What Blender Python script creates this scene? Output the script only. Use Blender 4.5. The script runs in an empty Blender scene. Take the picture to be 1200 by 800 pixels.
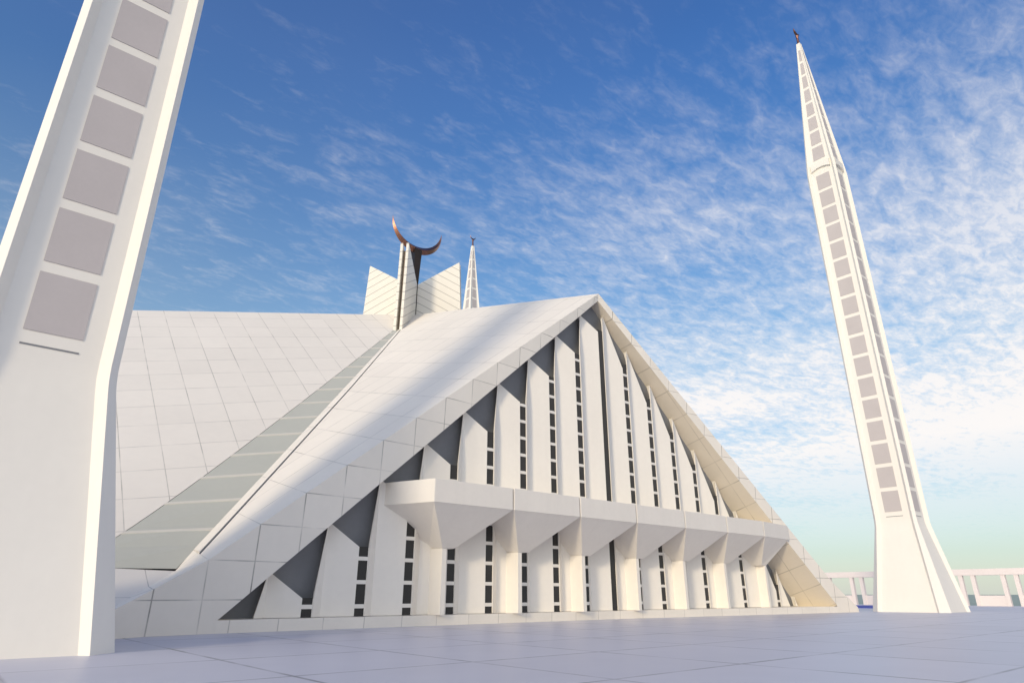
import bpy, bmesh, math, random
from mathutils import Vector, Matrix
R = math.radians
random.seed(4)
S = bpy.context.scene
COL = S.collection

# ------------------------------------------------------------------ camera
cam = bpy.data.cameras.new('camera'); co = bpy.data.objects.new('camera', cam); COL.objects.link(co)
S.camera = co
cam.sensor_width = 36.0; cam.lens = 22.5; cam.clip_start = 0.1; cam.clip_end = 20000
co.location = (0, 0, 1.9)
co.rotation_euler = (R(90 + 21.54), 0, R(-40.5))

# ------------------------------------------------------------------ light
SUN_A, SUN_E = 23.0, 14.0
sdir = Vector((-math.cos(R(SUN_A)) * math.cos(R(SUN_E)), -math.sin(R(SUN_A)) * math.cos(R(SUN_E)), math.sin(R(SUN_E))))
sl = bpy.data.lights.new('sun', 'SUN'); so = bpy.data.objects.new('sun', sl); COL.objects.link(so)
sl.energy = 2.0; sl.angle = R(8.0); sl.color = (1.0, 0.84, 0.60)
so.rotation_euler = sdir.to_track_quat('Z', 'Y').to_euler()
so.location = (-200, -100, 120)

W = bpy.data.worlds.new("World"); S.world = W; W.use_nodes = True
wn, wl = W.node_tree.nodes, W.node_tree.links
bgd = wn['Background']; bgd.inputs[1].default_value = 0.15
sky = wn.new('ShaderNodeTexSky'); sky.sky_type = 'NISHITA'; sky.sun_disc = False
sky.sun_elevation = R(SUN_E); sky.sun_rotation = math.atan2(sdir.x, sdir.y) % (2 * math.pi)
sky.air_density = 1.0; sky.dust_density = 0.6; sky.ozone_density = 2.5


def N(nodes, t, **kw):
    n = nodes.new(t)
    for k, v in kw.items():
        if k.startswith('i_'):
            n.inputs[int(k[2:])].default_value = v
        else:
            setattr(n, k, v)
    return n


def math_n(nodes, links, op, a, b=None, c=None, clamp=False):
    m = nodes.new('ShaderNodeMath'); m.operation = op; m.use_clamp = clamp
    for i, v in enumerate((a, b, c)):
        if v is None: continue
        if isinstance(v, (int, float)): m.inputs[i].default_value = v
        else: links.new(v, m.inputs[i])
    return m.outputs[0]


def build_sky():
    M = lambda op, a, b=None, c=None, clamp=False: math_n(wn, wl, op, a, b, c, clamp)
    hs = N(wn, 'ShaderNodeHueSaturation'); hs.inputs['Saturation'].default_value = 1.28
    wl.new(sky.outputs[0], hs.inputs['Color'])
    tc = N(wn, 'ShaderNodeTexCoord'); sp = N(wn, 'ShaderNodeSeparateXYZ'); wl.new(tc.outputs['Generated'], sp.inputs[0])
    x, y, z = sp.outputs
    # a deeper blue high up, a pale green-grey band near the horizon (sky colour, by elevation only)
    el = N(wn, 'ShaderNodeValToRGB'); wl.new(z, el.inputs[0])
    cr = el.color_ramp
    while len(cr.elements) < 7: cr.elements.new(0.5)
    for e, (p, c) in zip(cr.elements, [(0.0, (0.52, 0.60, 0.62)), (0.04, (0.56, 0.66, 0.68)), (0.15, (0.70, 0.76, 0.80)), (0.32, (0.98, 0.98, 0.92)),
                                       (0.50, (0.88, 0.95, 1.02)), (0.68, (0.64, 0.86, 1.10)), (0.85, (0.48, 0.74, 1.08))]):
        e.position = p; e.color = (*c, 1)
    hz = M('POWER', M('SUBTRACT', 1.0, M('DIVIDE', M('MAXIMUM', z, 0.0), 0.62), clamp=True), 1.8)
    mu = N(wn, 'ShaderNodeMixRGB', blend_type='MULTIPLY'); mu.inputs[0].default_value = 1
    wl.new(hs.outputs[0], mu.inputs[1]); wl.new(el.outputs[0], mu.inputs[2])
    hm = N(wn, 'ShaderNodeMixRGB', blend_type='MIX'); wl.new(M('MULTIPLY', hz, 0.72), hm.inputs[0]); wl.new(mu.outputs[0], hm.inputs[1])
    hm.inputs[2].default_value = (3.95, 4.10, 3.88, 1)
    mu = hm
    # clouds on a high flat layer: direction / z gives plan position on the layer
    zz = M('MAXIMUM', z, 0.02); zz = M('ADD', zz, 0.06)
    px = M('DIVIDE', x, zz); py = M('DIVIDE', y, zz)
    cb = N(wn, 'ShaderNodeCombineXYZ'); wl.new(px, cb.inputs[0]); wl.new(py, cb.inputs[1])
    mp = N(wn, 'ShaderNodeMapping'); mp.inputs['Rotation'].default_value = (0, 0, R(62)); mp.inputs['Scale'].default_value = (1.0, 2.1, 1)
    wl.new(cb.outputs[0], mp.inputs[0])
    n1 = N(wn, 'ShaderNodeTexNoise'); n1.inputs['Scale'].default_value = 9.5; n1.inputs['Detail'].default_value = 7; n1.inputs['Roughness'].default_value = 0.56; n1.inputs['Distortion'].default_value = 0.5
    wl.new(mp.outputs[0], n1.inputs['Vector'])
    n2 = N(wn, 'ShaderNodeTexNoise'); n2.inputs['Scale'].default_value = 0.9; n2.inputs['Detail'].default_value = 3; n2.inputs['Roughness'].default_value = 0.5
    wl.new(cb.outputs[0], n2.inputs['Vector'])
    n3 = N(wn, 'ShaderNodeTexNoise'); n3.inputs['Scale'].default_value = 34; n3.inputs['Detail'].default_value = 4; n3.inputs['Roughness'].default_value = 0.55; n3.inputs['Distortion'].default_value = 0.9
    wl.new(mp.outputs[0], n3.inputs['Vector'])
    # more cloud towards one quarter of the sky (azimuth to the right of the mosque) and low down
    dirn = M('ADD', M('MULTIPLY', x, 0.76), M('MULTIPLY', y, -0.65))
    cov = M('MULTIPLY_ADD', dirn, 0.40, 0.0)
    cov = M('ADD', cov, M('MINIMUM', M('MULTIPLY', M('SUBTRACT', 0.52, z), 0.70), 0.22))
    s = M('ADD', n1.outputs[0], M('MULTIPLY', M('SUBTRACT', n3.outputs[0], 0.5), 0.40))
    s = M('ADD', s, M('MULTIPLY', M('SUBTRACT', n2.outputs[0], 0.5), 1.05))
    s = M('ADD', s, cov)
    den = M('MULTIPLY', M('SUBTRACT', s, 0.33), 1.55, clamp=True)
    den = M('POWER', den, 1.6)
    den = M('MULTIPLY', den, M('SUBTRACT', 1.38, M('MULTIPLY', z, 1.5)))
    den = M('MINIMUM', M('MAXIMUM', den, 0.0), 1.0)
    fade = M('MULTIPLY', M('SUBTRACT', z, 0.05), 7.0, clamp=True)
    den = M('MULTIPLY', M('ADD', M('MULTIPLY', den, fade), M('MULTIPLY', M('MULTIPLY', M('MULTIPLY', n2.outputs[0], fade), M('SUBTRACT', 1.0, M('MULTIPLY', z, 0.7))), 0.22)), 0.82)
    mx = N(wn, 'ShaderNodeMixRGB', blend_type='MIX'); wl.new(den, mx.inputs[0]); wl.new(mu.outputs[0], mx.inputs[1])
    mx.inputs[2].default_value = (5.5, 5.2, 5.0, 1)
    # wide warm glow added round the sun, behind the camera, as soft fill
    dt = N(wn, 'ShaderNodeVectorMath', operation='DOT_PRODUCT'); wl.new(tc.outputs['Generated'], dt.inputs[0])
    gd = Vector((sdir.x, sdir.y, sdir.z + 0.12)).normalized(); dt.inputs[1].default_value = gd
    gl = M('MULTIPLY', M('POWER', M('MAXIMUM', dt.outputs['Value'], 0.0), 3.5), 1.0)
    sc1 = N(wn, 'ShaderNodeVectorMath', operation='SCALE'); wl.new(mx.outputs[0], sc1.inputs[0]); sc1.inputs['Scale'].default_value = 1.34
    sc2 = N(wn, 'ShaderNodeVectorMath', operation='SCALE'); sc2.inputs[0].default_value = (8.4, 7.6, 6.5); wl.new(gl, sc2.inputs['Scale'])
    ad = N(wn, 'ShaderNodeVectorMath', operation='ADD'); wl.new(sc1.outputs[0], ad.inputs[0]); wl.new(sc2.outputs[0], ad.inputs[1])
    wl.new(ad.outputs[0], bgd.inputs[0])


build_sky()
S.view_settings.view_transform = 'Standard'; S.view_settings.look = 'None'
S.view_settings.exposure = -0.10; S.view_settings.gamma = 1.0; S.view_settings.use_curve_mapping = False


# ------------------------------------------------------------------ materials
def material(name, base, rough=0.7, var=0.05, noise_scale=0.25, spec=0.3, metal=0.0, lines=None, line_dark=0.35, tint=None, streak=0.0, bump=0.0):
    """lines: list of (axis 'x'|'y'|'z'|'r', spacing, phase, half width) joint lines in the object's own coordinates"""
    m = bpy.data.materials.new(name); m.use_nodes = True
    n, l = m.node_tree.nodes, m.node_tree.links
    b = n['Principled BSDF']
    M = lambda op, a, b_=None, c=None, clamp=False: math_n(n, l, op, a, b_, c, clamp)
    b.inputs['Roughness'].default_value = rough; b.inputs['Metallic'].default_value = metal
    b.inputs['Specular IOR Level'].default_value = spec
    tc = N(n, 'ShaderNodeTexCoord')
    n1 = N(n, 'ShaderNodeTexNoise'); n1.inputs['Scale'].default_value = noise_scale; n1.inputs['Detail'].default_value = 6; n1.inputs['Roughness'].default_value = 0.62
    l.new(tc.outputs['Object'], n1.inputs['Vector'])
    n2 = N(n, 'ShaderNodeTexNoise'); n2.inputs['Scale'].default_value = noise_scale * 14; n2.inputs['Detail'].default_value = 4
    l.new(tc.outputs['Object'], n2.inputs['Vector'])
    f = M('ADD', M('MULTIPLY', M('SUBTRACT', n1.outputs[0], 0.5), 2.6 * var), M('MULTIPLY', M('SUBTRACT', n2.outputs[0], 0.5), 1.0 * var))
    if streak:
        mp = N(n, 'ShaderNodeMapping'); mp.inputs['Scale'].default_value = (1.6, 1.6, 0.07); l.new(tc.outputs['Object'], mp.inputs[0])
        n3 = N(n, 'ShaderNodeTexNoise'); n3.inputs['Scale'].default_value = 1.3; n3.inputs['Detail'].default_value = 5; l.new(mp.outputs[0], n3.inputs['Vector'])
        f = M('ADD', f, M('MULTIPLY', M('SUBTRACT', n3.outputs[0], 0.55), streak))
    fac = M('ADD', f, 1.0)
    if lines:
        sp = N(n, 'ShaderNodeSeparateXYZ'); l.new(tc.outputs['Object'], sp.inputs[0])
        d = None; ids = []
        for ax, spacing, phase, hw in lines:
            c = sp.outputs['xyz'.index(ax)]
            q = M('DIVIDE', M('SUBTRACT', c, phase), spacing)
            fr = M('ABSOLUTE', M('SUBTRACT', q, M('ROUND', q)))
            dist = M('MULTIPLY', fr, spacing)
            ln = M('SUBTRACT', 1.0, M('SMOOTH_MIN', M('DIVIDE', dist, hw), 1.0, 0.3), clamp=True)
            ids.append(M('FLOOR', q))
            d = ln if d is None else M('MAXIMUM', d, ln)
        # a slightly different tone for each slab
        cb = N(n, 'ShaderNodeCombineXYZ')
        for i, q in enumerate(ids[:3]): l.new(q, cb.inputs[i])
        wnz = N(n, 'ShaderNodeTexWhiteNoise', noise_dimensions='3D'); l.new(cb.outputs[0], wnz.inputs['Vector'])
        fac = M('ADD', fac, M('MULTIPLY', M('SUBTRACT', wnz.outputs[0], 0.5), 0.045))
        brk = N(n, 'ShaderNodeTexNoise'); brk.inputs['Scale'].default_value = 0.5; brk.inputs['Detail'].default_value = 3; l.new(tc.outputs['Object'], brk.inputs['Vector'])
        amt = M('MULTIPLY', M('SUBTRACT', brk.outputs[0], 0.25), 2.2, clamp=True)
        d = M('MULTIPLY', d, amt)
        fac = M('MULTIPLY', fac, M('SUBTRACT', 1.0, M('MULTIPLY', d, 1 - line_dark)))
    vm = N(n, 'ShaderNodeVectorMath', operation='SCALE'); vm.inputs[0].default_value = base[:3]; l.new(fac, vm.inputs['Scale'])
    l.new(vm.outputs[0], b.inputs['Base Color'])
    if bump:
        bp = N(n, 'ShaderNodeBump'); bp.inputs['Strength'].default_value = bump; bp.inputs['Distance'].default_value = 0.02
        l.new(n2.outputs[0], bp.inputs['Height']); l.new(bp.outputs[0], b.inputs['Normal'])
    return m


WHITE = (0.85, 0.795, 0.71)
TA, TD = 2.33, 2.33
M_roof = material('roof_marble', WHITE, 0.6, 0.05, 0.12, lines=[('x', TA, -30.9, 0.030), ('y', TD, -31.76, 0.040)], line_dark=0.28)
M_fascia = material('fascia_marble', WHITE, 0.6, 0.05, 0.15, lines=[('x', TA, -30.9, 0.050), ('z', 1.85, 3.5, 0.035)], line_dark=0.12)
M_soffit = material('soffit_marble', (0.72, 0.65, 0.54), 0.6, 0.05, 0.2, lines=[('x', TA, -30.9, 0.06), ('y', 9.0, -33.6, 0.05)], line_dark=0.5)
M_plinth = material('plinth_marble', WHITE, 0.6, 0.06, 0.3, lines=[('x', 2.5, 15.6 % 2.5, 0.04)], line_dark=0.45)
M_wall = material('white_render', (0.84, 0.795, 0.725), 0.7, 0.05, 0.2, streak=0.05)
M_balc = material('balcony_render', (0.79, 0.745, 0.68), 0.7, 0.05, 0.25, streak=0.05)
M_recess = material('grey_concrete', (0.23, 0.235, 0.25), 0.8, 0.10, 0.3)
M_glass = material('dark_glass', (0.035, 0.033, 0.032), 0.3, 0.2, 0.6, spec=0.3)
M_groove = material('dark_joint', (0.14, 0.14, 0.17), 0.8, 0.1, 1)
M_sky = material('skylight_pane', (0.545, 0.545, 0.475), 0.6, 0.05, 0.2, spec=0.5)
M_bar = material('pale_bar', (0.70, 0.665, 0.585), 0.6, 0.05, 0.3)
M_copper = material('aged_copper', (0.30, 0.15, 0.105), 0.36, 0.35, 0.9, metal=1.0, spec=0.6)
M_darkcopper = material('weathered_copper', (0.20, 0.10, 0.08), 0.4, 0.3, 0.9, metal=0.9, spec=0.5)
M_bronze = material('dark_bronze', (0.05, 0.04, 0.035), 0.4, 0.3, 0.8, metal=0.8)
M_min = material('minaret_plaster', (0.84, 0.80, 0.73), 0.55, 0.035, 0.18, streak=0.04)
M_minwin = material('minaret_panel', (0.52, 0.475, 0.465), 0.5, 0.06, 0.5, spec=0.35)
M_tower = material('tower_marble', (0.82, 0.80, 0.76), 0.5, 0.05, 0.3)
M_fence = material('pale_pink_stone', (0.84, 0.76, 0.72), 0.7, 0.06, 0.3)
M_plaza = material('plaza_marble', (0.61, 0.595, 0.645), 0.42, 0.07, 0.05, spec=0.35,
                   lines=[('x', 5.25, 7.0, 0.085), ('y', 5.25, 16.05, 0.085)], line_dark=0.08)
M_land = material('dry_grass_land', (0.42, 0.48, 0.38), 0.9, 0.15, 0.01)
M_pool = material('pool_water', (0.07, 0.09, 0.42), 0.6, 0.05, 0.5, spec=0.15)


# ------------------------------------------------------------------ mesh helpers
class MB:
    def __init__(s): s.v = []; s.f = []
    def poly(s, *pts):
        i = len(s.v); s.v += [tuple(p) for p in pts]; s.f.append(tuple(range(i, i + len(pts)))); return s
    def box(s, x0, x1, y0, y1, z0, z1):
        return s.hexa([(x0, y0, z0), (x1, y0, z0), (x1, y1, z0), (x0, y1, z0)], [(x0, y0, z1), (x1, y0, z1), (x1, y1, z1), (x0, y1, z1)])
    def hexa(s, b, t):
        i = len(s.v); n = len(b); s.v += [tuple(p) for p in b] + [tuple(p) for p in t]
        s.f.append(tuple(i + k for k in reversed(range(n)))); s.f.append(tuple(i + n + k for k in range(n)))
        for k in range(n):
            k2 = (k + 1) % n; s.f.append((i + k, i + k2, i + n + k2, i + n + k))
        return s
    def rings(s, rings, cap=True):
        i = len(s.v); n = len(rings[0])
        for r in rings: s.v += [tuple(p) for p in r]
        for j in range(len(rings) - 1):
            for k in range(n):
                k2 = (k + 1) % n; s.f.append((i + j * n + k, i + j * n + k2, i + (j + 1) * n + k2, i + (j + 1) * n + k))
        if cap:
            s.f.append(tuple(i + k for k in reversed(range(n)))); s.f.append(tuple(i + (len(rings) - 1) * n + k for k in range(n)))
        return s
    def build(s, name, mat, parent=None, smooth=False, bevel=0, merge=True, norm=True):
        me = bpy.data.meshes.new(name); me.from_pydata(s.v, [], s.f)
        bm = bmesh.new(); bm.from_mesh(me)
        if merge: bmesh.ops.remove_doubles(bm, verts=bm.verts, dist=0.0005)
        if norm: bmesh.ops.recalc_face_normals(bm, faces=bm.faces)
        bm.to_mesh(me); bm.free()
        if smooth:
            for p in me.polygons: p.use_smooth = True
        me.materials.append(mat)
        o = bpy.data.objects.new(name, me); COL.objects.link(o)
        if parent: o.parent = parent
        if bevel:
            b = o.modifiers.new('bevel', 'BEVEL'); b.width = bevel; b.segments = 2; b.limit_method = 'ANGLE'; b.angle_limit = R(25)
        return o


def tag(o, label=None, cat=None, group=None, kind=None):
    if label: o['label'] = label
    if cat: o['category'] = cat
    if group: o['group'] = group
    if kind: o['kind'] = kind
    return o


def empty(name, loc, rz=0):
    o = bpy.data.objects.new(name, None); COL.objects.link(o); o.location = loc; o.rotation_euler = (0, 0, rz); o.empty_display_size = 1
    return o


def kids(o): return [c for c in bpy.data.objects if c.parent == o]


def copy_tree(o, parent=None):
    c = o.copy(); COL.objects.link(c); c.parent = parent
    for ch in kids(o): copy_tree(ch, c)
    return c


# ------------------------------------------------------------------ ground
land = MB().poly((-9000, -9000, -0.6), (9000, -9000, -0.6), (9000, 9000, -0.6), (-9000, 9000, -0.6)).build('land', M_land)
tag(land, kind='structure', label='pale green land stretching to the horizon beyond the plaza')
plaza = MB().box(-140, 138, -120, 190, -0.59, 0.13).build('plaza', M_plaza)
tag(plaza, kind='structure', label='lavender grey marble plaza with wide square joints')
pool = MB().box(99, 121, 40, 52.5, 0.0, 0.19).build('pool_water', M_pool)
tag(pool, kind='structure', label='strip of deep blue pool water beyond the mosque corner')

# ------------------------------------------------------------------ mosque
CX, CY = 41.2, 69.0
mosque = empty('mosque', (CX, CY, 0))
tag(mosque, 'white tent shaped mosque with steep marble roof, picket facade, hanging balconies and copper crescent', 'mosque')


def foldD(a): return 33.2 + (0.085 * a if a > 0 else 0.02 * -a)
def ridgeZ(D): return 37.0 - 0.271 * D
def foldZ(a): return 28.0 - (0.783 * a if a > 0 else 0.793 * -a)
def valleyZ(k): return 37.0 - 1.065 * k
def lowZ(a): return 27.3 - (0.822 * a if a > 0 else 0.886 * -a)
def backZ(a): return 27.25 - (0.860 * a if a > 0 else 0.886 * -a)


TIP = 36.2
gable_parts = []


def P(a, D, z): return (a, -D, z)


def surf(a, t, d0):
    """point of the roof at signed a, t from 0 (valley side, D=d0) to 1 (fold)"""
    aa = abs(a); D1 = foldD(a)
    D = d0 + (D1 - d0) * t
    z0, z1 = valleyZ(aa), foldZ(a)
    q = (D - aa) / (D1 - aa) if D1 > aa else 1
    return D, z0 + (z1 - z0) * q


EL, ER = 30.9, 31.8
RIBW = lambda a: min(1.33, 0.35 + a * 0.06)


def roof_half(sgn):
    # on the left half (sgn -1) a rib and a groove run beside the valley, on the right half a wedge shaped skylight
    end = EL if sgn < 0 else ER
    A = [end * i / 40 for i in range(41)]
    nt = 14
    mb = MB(); rows = []
    for a in A:
        d0 = a + RIBW(a) if sgn < 0 else a * 1.148
        d0 = min(d0, foldD(sgn * a) - 0.05)
        row = []
        for j in range(nt + 1):
            D, z = surf(sgn * a, j / nt, d0)
            row.append(P(sgn * a, D, z))
        rows.append(row)
    for i in range(len(A) - 1):
        for j in range(nt):
            mb.poly(rows[i][j], rows[i + 1][j], rows[i + 1][j + 1], rows[i][j + 1])
    o = mb.build('roof_slope', M_roof, mosque, smooth=True)
    gable_parts.append(o)
    for p in o.data.polygons: p.use_smooth = False
    if sgn < 0:
        rib = MB(); gr = MB()
        for i in range(len(A) - 1):
            q = []
            for a in (A[i], A[i + 1]):
                w = RIBW(a); gw = 0.08 + 0.10 * a / 31.4
                zi = valleyZ(a) + 0.02
                D1, z1 = surf(-a, 0, min(a + w - gw, foldD(-a) - .1))
                q.append((P(-a, a - 0.02, zi), P(-a, a + w - gw, z1 + 0.10), P(-a, a + w - gw, z1 - 0.3), P(-a, a + w + 0.05, z1 - 0.3)))
            rib.poly(q[0][0], q[1][0], q[1][1], q[0][1]); rib.poly(q[0][1], q[1][1], q[1][2], q[0][2])
            gr.poly(q[0][2], q[1][2], q[1][3], q[0][3])
        # closed end of rib and groove
        rib.poly(q[1][0], q[1][1], (q[1][1][0], q[1][1][1], 2.2), (q[1][0][0], q[1][0][1], 2.2))
        gable_parts.append(rib.build('valley_rib', M_roof, mosque))
        gable_parts.append(gr.build('valley_gutter', M_groove, mosque))
    else:
        sk = MB()
        def sp(a, f):
            D = min(a + (a * 0.148) * f, foldD(a) - 0.05)
            return D, surf(a, 0, D)[1]
        A2 = [1.0 + (ER - 1.0) * i / 26 for i in range(27)]
        for i in range(26):
            a0, a1 = A2[i], A2[i + 1]
            pts = [sp(a0, 0), sp(a1, 0), sp(a1, 1), sp(a0, 1)]
            aa = [a0, a1, a1, a0]
            sk.poly(*[P(aa[k], pts[k][0], pts[k][1] - 0.03) for k in range(4)])
        s = sk.build('skylight', M_sky, mosque); gable_parts.append(s)
        a = 29.75
        while a > 3:
            b = MB(); h = 0.07
            p = [sp(a - h, 0), sp(a - h, 1), sp(a + h, 1), sp(a + h, 0)]
            av = [a - h, a - h, a + h, a + h]
            b.hexa([P(av[k], p[k][0], p[k][1] - .05) for k in range(4)], [P(av[k], p[k][0], p[k][1] + .02) for k in range(4)])
            b.build('glazing_bar', M_bar, s)
            a -= 1.88
    return o


def fold_pts(sgn):
    end = EL if sgn < 0 else ER
    pts = [(a, foldD(sgn * a), foldZ(sgn * a)) for a in [end * i / 20 for i in range(21)]]
    pts += [(33.4, 34.35, 2.02) if sgn < 0 else (33.6, 36.03, 2.03), (TIP, TIP, 0.62)]
    return pts


def low_pts(sgn):
    end = 30.0 if sgn < 0 else 32.2
    return [(a, foldD(sgn * a) - 0.12, lowZ(sgn * a)) for a in [end * i / 20 for i in range(21)]]


def fascia(sgn):
    f = fold_pts(sgn); lo = low_pts(sgn)
    mb = MB()
    for i in range(20):
        mb.poly(P(sgn * f[i][0], f[i][1], f[i][2]), P(sgn * f[i + 1][0], f[i + 1][1], f[i + 1][2]),
                P(sgn * lo[i + 1][0], lo[i + 1][1], lo[i + 1][2]), P(sgn * lo[i][0], lo[i][1], lo[i][2]))
    l = lo[-1]; e = f[20]; m = f[21]; t = f[22]
    g0 = (l[0], l[1] - .03, 0.0); g1 = (m[0], m[1] - .09, 0); g2 = (TIP + .05, TIP + .05, 0)
    mb.poly(P(sgn * l[0], l[1], l[2]), P(sgn * e[0], e[1], e[2]), P(sgn * g0[0], g0[1], g0[2]))
    mb.poly(P(sgn * e[0], e[1], e[2]), P(sgn * m[0], m[1], m[2]), P(sgn * g1[0], g1[1], g1[2]), P(sgn * g0[0], g0[1], g0[2]))
    mb.poly(P(sgn * m[0], m[1], m[2]), P(sgn * t[0], t[1], t[2]), P(sgn * g2[0], g2[1], g2[2]), P(sgn * g1[0], g1[1], g1[2]))
    o = mb.build('fascia', M_fascia, mosque); gable_parts.append(o)
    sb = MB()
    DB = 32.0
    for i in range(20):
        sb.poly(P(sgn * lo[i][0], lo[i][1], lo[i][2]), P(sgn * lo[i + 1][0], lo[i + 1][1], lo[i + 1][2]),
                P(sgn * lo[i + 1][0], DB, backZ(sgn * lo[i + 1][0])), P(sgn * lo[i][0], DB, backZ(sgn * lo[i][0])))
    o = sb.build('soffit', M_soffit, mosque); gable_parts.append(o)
    return o


def corner():
    # foot between this gable and its neighbour on the left
    c = (31.85, 31.85, 3.0)
    v = (EL, EL, valleyZ(EL)); 
    L = [(EL, foldD(-EL), foldZ(-EL)), (33.4, 34.35, 2.02), (TIP, TIP, 0.62), (36.03, 33.6, 2.03), (foldD(ER), ER, foldZ(ER))]
    mb = MB()
    for i in range(4):
        mb.poly(P(-c[0], c[1], c[2]), P(-L[i][0], L[i][1], L[i][2]), P(-L[i + 1][0], L[i + 1][1], L[i + 1][2]))
    mb.poly(P(-c[0], c[1], c[2]), P(-v[0], v[1], v[2]), P(-L[0][0], L[0][1], L[0][2]))
    o = mb.build('corner_foot', M_roof, mosque); gable_parts.append(o)


roof_half(-1); roof_half(1)
fascia(-1); fascia(1)
corner()

# plinth under the glazed front
pl = MB()
ks = [-30.0 + 30.0 * i / 11 for i in range(12)] + [32.2 * i / 11 for i in range(1, 12)]
for i in range(22):
    a0, a1 = ks[i], ks[i + 1]
    b = []
    for a in (a0, a1): b.append((a, foldD(a)))
    pl.poly(P(b[0][0], b[0][1] - .15, 0), P(b[1][0], b[1][1] - .15, 0), P(b[1][0], b[1][1] - .12, .72), P(b[0][0], b[0][1] - .12, .72))
    pl.poly(P(b[0][0], b[0][1] - .12, .72), P(b[1][0], b[1][1] - .12, .72), P(b[1][0], 31.8, .72), P(b[0][0], 31.8, .72))
gable_parts.append(pl.build('plinth', M_plinth, mosque))

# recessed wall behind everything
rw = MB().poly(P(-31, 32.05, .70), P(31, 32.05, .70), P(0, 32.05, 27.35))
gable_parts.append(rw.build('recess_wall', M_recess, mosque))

# picket wall panels and the slots between them
BAY, C0 = 3.17, 0.2
SW = 0.34
Z0 = 0.74
DE, DV = 33.0, 32.50    # slot edges stand forward, the fold between them lies back


def soff(a): return backZ(a) + 0.02


SL = 0.46


def picket(k):
    """panel between slot k and slot k+1"""
    aL = C0 + BAY * k + SW; aR = C0 + BAY * (k + 1) - SW
    aF = aL + 0.27 * (aR - aL)
    left = (aL + aR) / 2 < C0
    pk = soff(aF)
    if pk < Z0 + .25: return
    mb = MB()
    zi = lambda z: max(z, Z0 + .03)
    if left:
        front = [[(aL, DE, Z0), (aL, DE, zi(pk - 4.0)), (aF, DV, pk), (aF, DV, Z0)],
                 [(aF, DV, Z0), (aF, DV, pk), (aR, DE, zi(pk - 1.35)), (aR, DE, Z0)]]
    else:
        drop = 4.9
        if pk - drop < Z0 + .05:
            f = (pk - Z0 - .04) / drop
            aR2 = aF + (aR - aF) * f
            last = [(aR2, DV + (DE - DV) * f, Z0 + .04), (aR2, DV + (DE - DV) * f, Z0)]
        else:
            last = [(aR, DE, pk - drop), (aR, DE, Z0)]
        front = [[(aL, DE, Z0), (aL, DE, zi(pk - .6)), (aF, DV, pk), (aF, DV, Z0)],
                 [(aF, DV, Z0), (aF, DV, pk)] + last]
    for fc in front:
        mb.poly(*[P(*p) for p in fc])
    # returns on the outline, running back to the recess
    outline = front[0][:-1] + front[1][2:]
    outline = [p for i, p in enumerate(outline) if i == 0 or p != outline[i - 1]]
    for i in range(len(outline) - 1):
        p, q = outline[i], outline[i + 1]
        if p[2] <= Z0 + .001 and q[2] <= Z0 + .001: continue
        bd = 32.88 if i < 2 else 32.1
        bp = min(bd, p[1] - .02); bq = min(bd, q[1] - .02)
        mb.poly(P(*p), P(*q), P(q[0], bq, q[2]), P(p[0], bp, p[2]))
    o = mb.build('wall_panel', M_wall, mosque); gable_parts.append(o)


for k in range(-10, 10): picket(k)


def ladder(x0, x1, st, z0, z1, zs, D, hb=.11, th=.07):
    """one welded frame: two stiles and cross bars, a sheet given thickness"""
    xs = [x0, x0 + st, x1 - st, x1]
    rows = [z0]
    for z in zs: rows += [z - hb, z + hb]
    rows.append(z1)
    mb = MB()
    for j in range(len(rows) - 1):
        bar = j % 2 == 1
        for i in range(3):
            if i != 1 or bar:
                mb.poly((xs[i], -D, rows[j]), (xs[i + 1], -D, rows[j]), (xs[i + 1], -D, rows[j + 1]), (xs[i], -D, rows[j + 1]))
    return mb


def slot(k):
    a = C0 + BAY * k
    far = a - SW - 1.83 if a < C0 else a + SW + 1.83
    sh = soff(far) - 1.35 if k < 0 else soff(a) - 2.95
    if k == 0: sh = soff(-1.83 - SW) - 1.2
    if sh < Z0 + .6: return
    D = 32.92
    x0, x1 = a - SW, a + SW
    t0, t1 = soff(x0) + .05, soff(x1) + .05
    if k == 0: t0 = t1 = sh + .3
    elif k < 0: t0, t1 = sh + .02, sh + .02
    else: t0, t1 = sh + .3, sh + .5
    g = MB().hexa([(x0, -D, Z0), (x1, -D, Z0), (x1, -32.3, Z0), (x0, -32.3, Z0)], [(x0, -D, t0), (x1, -D, t1), (x1, -32.3, t1), (x0, -32.3, t0)])
    g = g.build('window_slot', M_glass, mosque)
    gable_parts.append(g)
    if k == 0: return
    zs = []
    z = 1.27
    while z < sh - .15:
        zs.append(z); z += 1.3
    fr = ladder(a - SW + .002, a + SW - .002, .03, Z0 + .01, sh, zs, D + .03).build('window_frame', M_wall, g)
    so_ = fr.modifiers.new('solid', 'SOLIDIFY'); so_.thickness = .05; so_.offset = 0


for k in range(-9, 10): slot(k)

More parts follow.
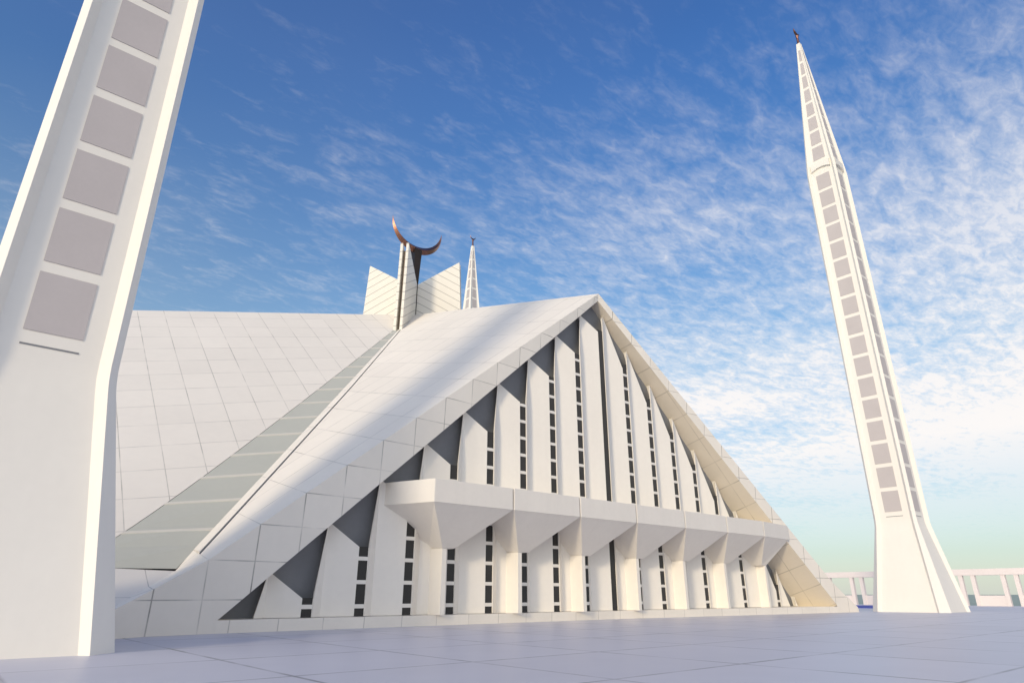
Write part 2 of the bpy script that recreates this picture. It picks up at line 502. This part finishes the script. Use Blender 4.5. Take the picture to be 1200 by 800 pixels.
# balcony: a row of modules, each hanging from a half pyramid on a fin
bounds = [-19.3 + 6.35 * i for i in range(8)]
DF = 36.1
for i in range(7):
    a0, a1 = bounds[i] + .06, bounds[i + 1] - .06
    if i == 6: a1 = 24.8
    back = 32.3
    s0 = -1.5 if i == 0 else 0
    zb, zt = 7.07, 8.48
    mb = MB()
    DR = DF if i < 6 else 35.46
    mb.hexa([P(a0, DF, zb), P(a1, DR, zb), P(a1, back, zb), P(a0 + s0, back, zb)], [P(a0, DF, zt), P(a1, DR, zt), P(a1, back, zt), P(a0 + s0, back, zt)])
    o = mb.build('balcony', M_balc, mosque, bevel=0.03); gable_parts.append(o)
    if i == 6:
        # last one dies into the soffit
        cb = MB(); c0 = bounds[i] + 3.2
        cb.hexa([P(c0 - .6, 33.9, 4.6), P(c0 + .3, 33.9, 4.6), P(c0 + .3, 32.3, 4.6), P(c0 - .6, 32.3, 4.6)],
                [P(a0 + .01, DF - .02, zb - .003), P(a1 - .3, DR - .02, zb - .003), P(a1 - .3, back, zb - .003), P(a0 + .01, back, zb - .003)])
    else:
        c0 = bounds[i] + 2.3
        cb = MB(); zc = 4.62
        cb.hexa([P(c0, 33.9, zc), P(c0 + .9, 33.9, zc), P(c0 + .9, 32.3, zc), P(c0, 32.3, zc)],
                [P(a0 + .01, DF - .02, zb - .003), P(a1 - .01, DF - .02, zb - .003), P(a1 - .01, back, zb - .003), P(a0 + .01 + s0, back, zb - .003)])
    cb.build('bracket', M_balc, o)
    fb = MB().hexa([P(c0 + .02, 33.85, .73), P(c0 + .36, 33.85, .73), P(c0 + .6, 32.5, .73), P(c0 - .12, 32.5, .73)],
                   [P(c0 + .02, 33.85, 4.615), P(c0 + .36, 33.85, 4.615), P(c0 + .6, 32.5, 4.615), P(c0 - .12, 32.5, 4.615)])
    fb.build('pier', M_wall, o)

# the other three gables are turned copies of this one
for q in (1, 2, 3):
    for o in list(gable_parts):
        c = o.copy(); COL.objects.link(c); c.parent = mosque; c.rotation_euler = (0, 0, R(-90 * q))
        for g in kids(o):
            d = g.copy(); COL.objects.link(d); d.parent = c

# crown on the roof: four twin-leaved blades along the valleys
def blade(q):
    root = None
    parts = []
    ang = R(45 + 90 * q)
    dx, dy = math.cos(ang), math.sin(ang)
    nx, ny = -dy, dx
    def pt(k, w, z):
        r = k * math.sqrt(2)
        return (dx * r + nx * w, dy * r + ny * w, z)
    for s in (-1, 1):
        w0, w1 = 0.22 * s, 0.56 * s
        prof = [(0.45, 30), (4.95, 30), (4.45, 44.5), (0.45, 41.3)]
        mb = MB().hexa([pt(k, w0, z) for k, z in prof], [pt(k, w1, z) for k, z in prof])
        o = mb.build('crown_leaf', M_crown, mosque, bevel=0.02)
    core = MB().hexa([pt(k, -.21, z) for k, z in [(0.7, 30), (4.45, 30), (4.1, 43.6), (0.7, 41.0)]], [pt(k, .21, z) for k, z in [(0.7, 30), (4.45, 30), (4.1, 43.6), (0.7, 41.0)]])
    core.build('crown_core', M_bronze2, mosque)


def crown_material():
    m = material('crown_marble', (0.77, 0.735, 0.66), 0.5, 0.04, 0.4)
    n, l = m.node_tree.nodes, m.node_tree.links
    M = lambda op, a, b_=None, c=None, clamp=False: math_n(n, l, op, a, b_, c, clamp)
    b = n['Principled BSDF']; src = b.inputs['Base Color'].links[0].from_socket
    tc = N(n, 'ShaderNodeTexCoord'); sp = N(n, 'ShaderNodeSeparateXYZ'); l.new(tc.outputs['Object'], sp.inputs[0])
    # oblique courses rising away from the centre of the crown
    rad = M('SQRT', M('ADD', M('POWER', sp.outputs[0], 2.0), M('POWER', sp.outputs[1], 2.0)))
    q = M('DIVIDE', M('ADD', sp.outputs[2], M('MULTIPLY', rad, 0.62)), 1.15)
    fr = M('MULTIPLY', M('ABSOLUTE', M('SUBTRACT', q, M('ROUND', q))), 1.15)
    ln = M('SUBTRACT', 1.0, M('DIVIDE', fr, 0.09), clamp=True)
    fac = M('SUBTRACT', 1.0, M('MULTIPLY', ln, 0.55))
    vm = N(n, 'ShaderNodeVectorMath', operation='SCALE'); l.new(src, vm.inputs[0]); l.new(fac, vm.inputs['Scale'])
    l.new(vm.outputs[0], b.inputs['Base Color'])
    return m


M_crown = crown_material()
M_bronze2 = material('bronze_infill', (0.20, 0.16, 0.12), 0.5, 0.2, 1.0, metal=0.3)
for q in range(4): blade(q)


def crescent_mesh(cz, Rr, sag_in, depth, half=97, n=44, y0=0.0):
    """crescent open to the top in the xz plane, diamond section with a ridge"""
    mb = MB(); rings = []
    for i in range(n + 1):
        t = R(-90 - half + 2 * half * i / n)
        q = abs(2 * i / n - 1)
        th = sag_in * (1 - q ** 1.8) + 0.02
        dp = depth * (1 - q ** 2.2) + 0.02
        ro, ri = Rr, Rr - th
        c, s = math.cos(t), math.sin(t)
        rm = (ro * .55 + ri * .45)
        rings.append([(ro * c, y0, cz + ro * s), (rm * c, y0 - dp, cz + rm * s), (ri * c, y0, cz + ri * s), (rm * c, y0 + dp, cz + rm * s)])
    mb.rings(rings)
    return mb


cr = crescent_mesh(50.55, 4.12, 1.15, 0.6).build('crescent', M_copper, mosque)
st = MB().rings([[(x * w, y * w, z) for x, y in ((-1, -1), (1, -1), (1, 1), (-1, 1))] for z, w in ((33, .30), (41.5, .38), (45.2, .52), (46.9, .6))])
st.build('crescent_stem', M_bronze, cr)

# ------------------------------------------------------------------ minarets
def prof(z):
    """half width W, chamfer start c, panel half width p, inset depth"""
    keys = [(0, 3.90, 3.05, 2.78, .30), (9.4, 2.27, 1.97, 1.62, .42), (57.5, 2.04, 1.78, 1.45, .42), (58.9, 1.96, 1.70, 1.36, .36), (82.3, .30, .24, .17, .04)]
    if 8.8 < z < 10.0:
        t = (z - 8.8) / 1.2; A, K, B = prof(8.8), keys[1][1:], prof(10.0)
        return [(1 - t) ** 2 * A[i] + 2 * t * (1 - t) * K[i] + t * t * B[i] for i in range(4)]
    for a, b in zip(keys, keys[1:]):
        if z <= b[0]:
            t = (z - a[0]) / (b[0] - a[0]); return [a[i] + (b[i] - a[i]) * t for i in range(1, 5)]
    return list(keys[-1][1:])


def mring(z):
    Wd, c, p, d = prof(z)
    half = [(-c, -Wd), (-p, -Wd + d), (p, -Wd + d), (c, -Wd)]
    pts = []
    for q in range(4):
        a = R(90 * q); ca, sa = math.cos(a), math.sin(a)
        for x, y in half: pts.append((x * ca - y * sa, x * sa + y * ca, z))
    return pts


def make_minaret():
    root = empty('minaret', (0, 0, 0))
    zs = [0, 2.9, 5.8, 8.8] + [8.8 + .15 * i for i in range(1, 9)] + [10.0 + (57.5 - 10.0) * i / 10 for i in range(1, 11)]
    MB().rings([mring(z) for z in zs]).build('shaft', M_min, root, bevel=0.015)
    MB().rings([mring(z) for z in (57.5, 58.9, 64, 72, 82.3)]).build('spire', M_min, root)
    rows = []
    z = 10.72
    for i in range(17): rows.append((z, z + 2.31)); z += 2.755
    z = 59.7
    for i in range(8): rows.append((z, z + 2.2)); z += 2.7
    for q in range(4):
        for (z0, z1) in rows:
            mb = MB()
            r = []
            for zz in (z0, z1):
                Wd, c, p, d = prof(zz)
                w = 0.92 if zz < 58 else p * 0.62
                y = -Wd + d
                r.append([(-w, y - .035, zz), (w, y - .035, zz), (w, y + .1, zz), (-w, y + .1, zz)])
            mb.hexa(r[0], r[1])
            o = mb.build('window_panel', M_minwin, root); o.rotation_euler = (0, 0, R(90 * q))
        # thin slot under the lowest window and a hood over the highest of the shaft
        y = -prof(10)[0] + prof(10)[3]
        o = MB().box(-.9, .9, y - .02, y + .05, 10.16, 10.22).build('drip_slot', M_recess, root); o.rotation_euler = (0, 0, R(90 * q))
        y = -prof(57.5)[0] + prof(57.5)[3]
        hb = MB()
        n = 10
        for i in range(n):
            x0 = -1.3 + 2.6 * i / n; x1 = -1.3 + 2.6 * (i + 1) / n
            za = 57.9 + .35 * (1 - (x0 / 1.3) ** 2); zb_ = 57.9 + .35 * (1 - (x1 / 1.3) ** 2)
            hb.hexa([(x0, y - .28, za), (x1, y - .28, zb_), (x1, y + .1, zb_), (x0, y + .1, za)], [(x0, y - .30, 59.1), (x1, y - .30, 59.1), (x1, y + .2, 59.1), (x0, y + .2, 59.1)])
        o = hb.build('window_hood', M_min, root); o.rotation_euler = (0, 0, R(90 * q))
    fin = MB().rings([[(math.cos(t) * w, math.sin(t) * w, z) for t in [2 * math.pi * k / 8 for k in range(8)]] for z, w in ((82.1, .27), (82.7, .2), (83.5, .17), (84.0, .24), (84.2, .12))]).build('finial', M_darkcopper, root)
    crescent_mesh(84.95, 0.85, 0.34, 0.17, n=24).build('crescent', M_darkcopper, fin)
    return root


mina = make_minaret()
mina.location = (84.0, 28.9, 0)
tag(mina, 'sunlit white minaret standing to the right of the mosque, seen whole from base to crescent', 'minaret', 'white pencil minarets at the plaza corners')
ml = copy_tree(mina); ml.location = (1.33, 29.2, 0)
tag(ml, 'huge nearby white minaret cut off by the top and left of the frame', 'minaret')
mb_ = copy_tree(mina); mb_.location = (83.0, 112.2, 0)
tag(mb_, 'distant minaret whose spire alone shows behind the roof beside the crown', 'minaret')
# ------------------------------------------------------------------ boundary colonnade
FX = 132.6
fence = empty('colonnade', (FX, 0, 0))
tag(fence, 'long pale pink stone colonnade of paired posts along the far plaza edge', 'fence')
y0, y1 = -30, 178
MB().box(-.5, .5, y0, y1, 4.85, 5.85).build('top_beam', M_fence, fence, bevel=0.03)
pp = None; pn = None
y = 30.6 - 6.0 * 10
while y < y1:
    for dy in (0, 1.8):
        if pp is None:
            pp = MB().box(-.38, .38, -.30, .30, 0.0, 4.85).build('post', M_fence, fence); o = pp
        else:
            o = pp.copy(); COL.objects.link(o); o.parent = fence
        o.location = (0, y + dy, 0)
    if pn is None:
        pn = MB().box(-.25, .25, 0, 3.6, 0.0, 1.75).build('low_wall', M_fence, fence); o = pn
    else:
        o = pn.copy(); COL.objects.link(o); o.parent = fence
    o.location = (0, y + 2.1, 0)
    y += 6.0
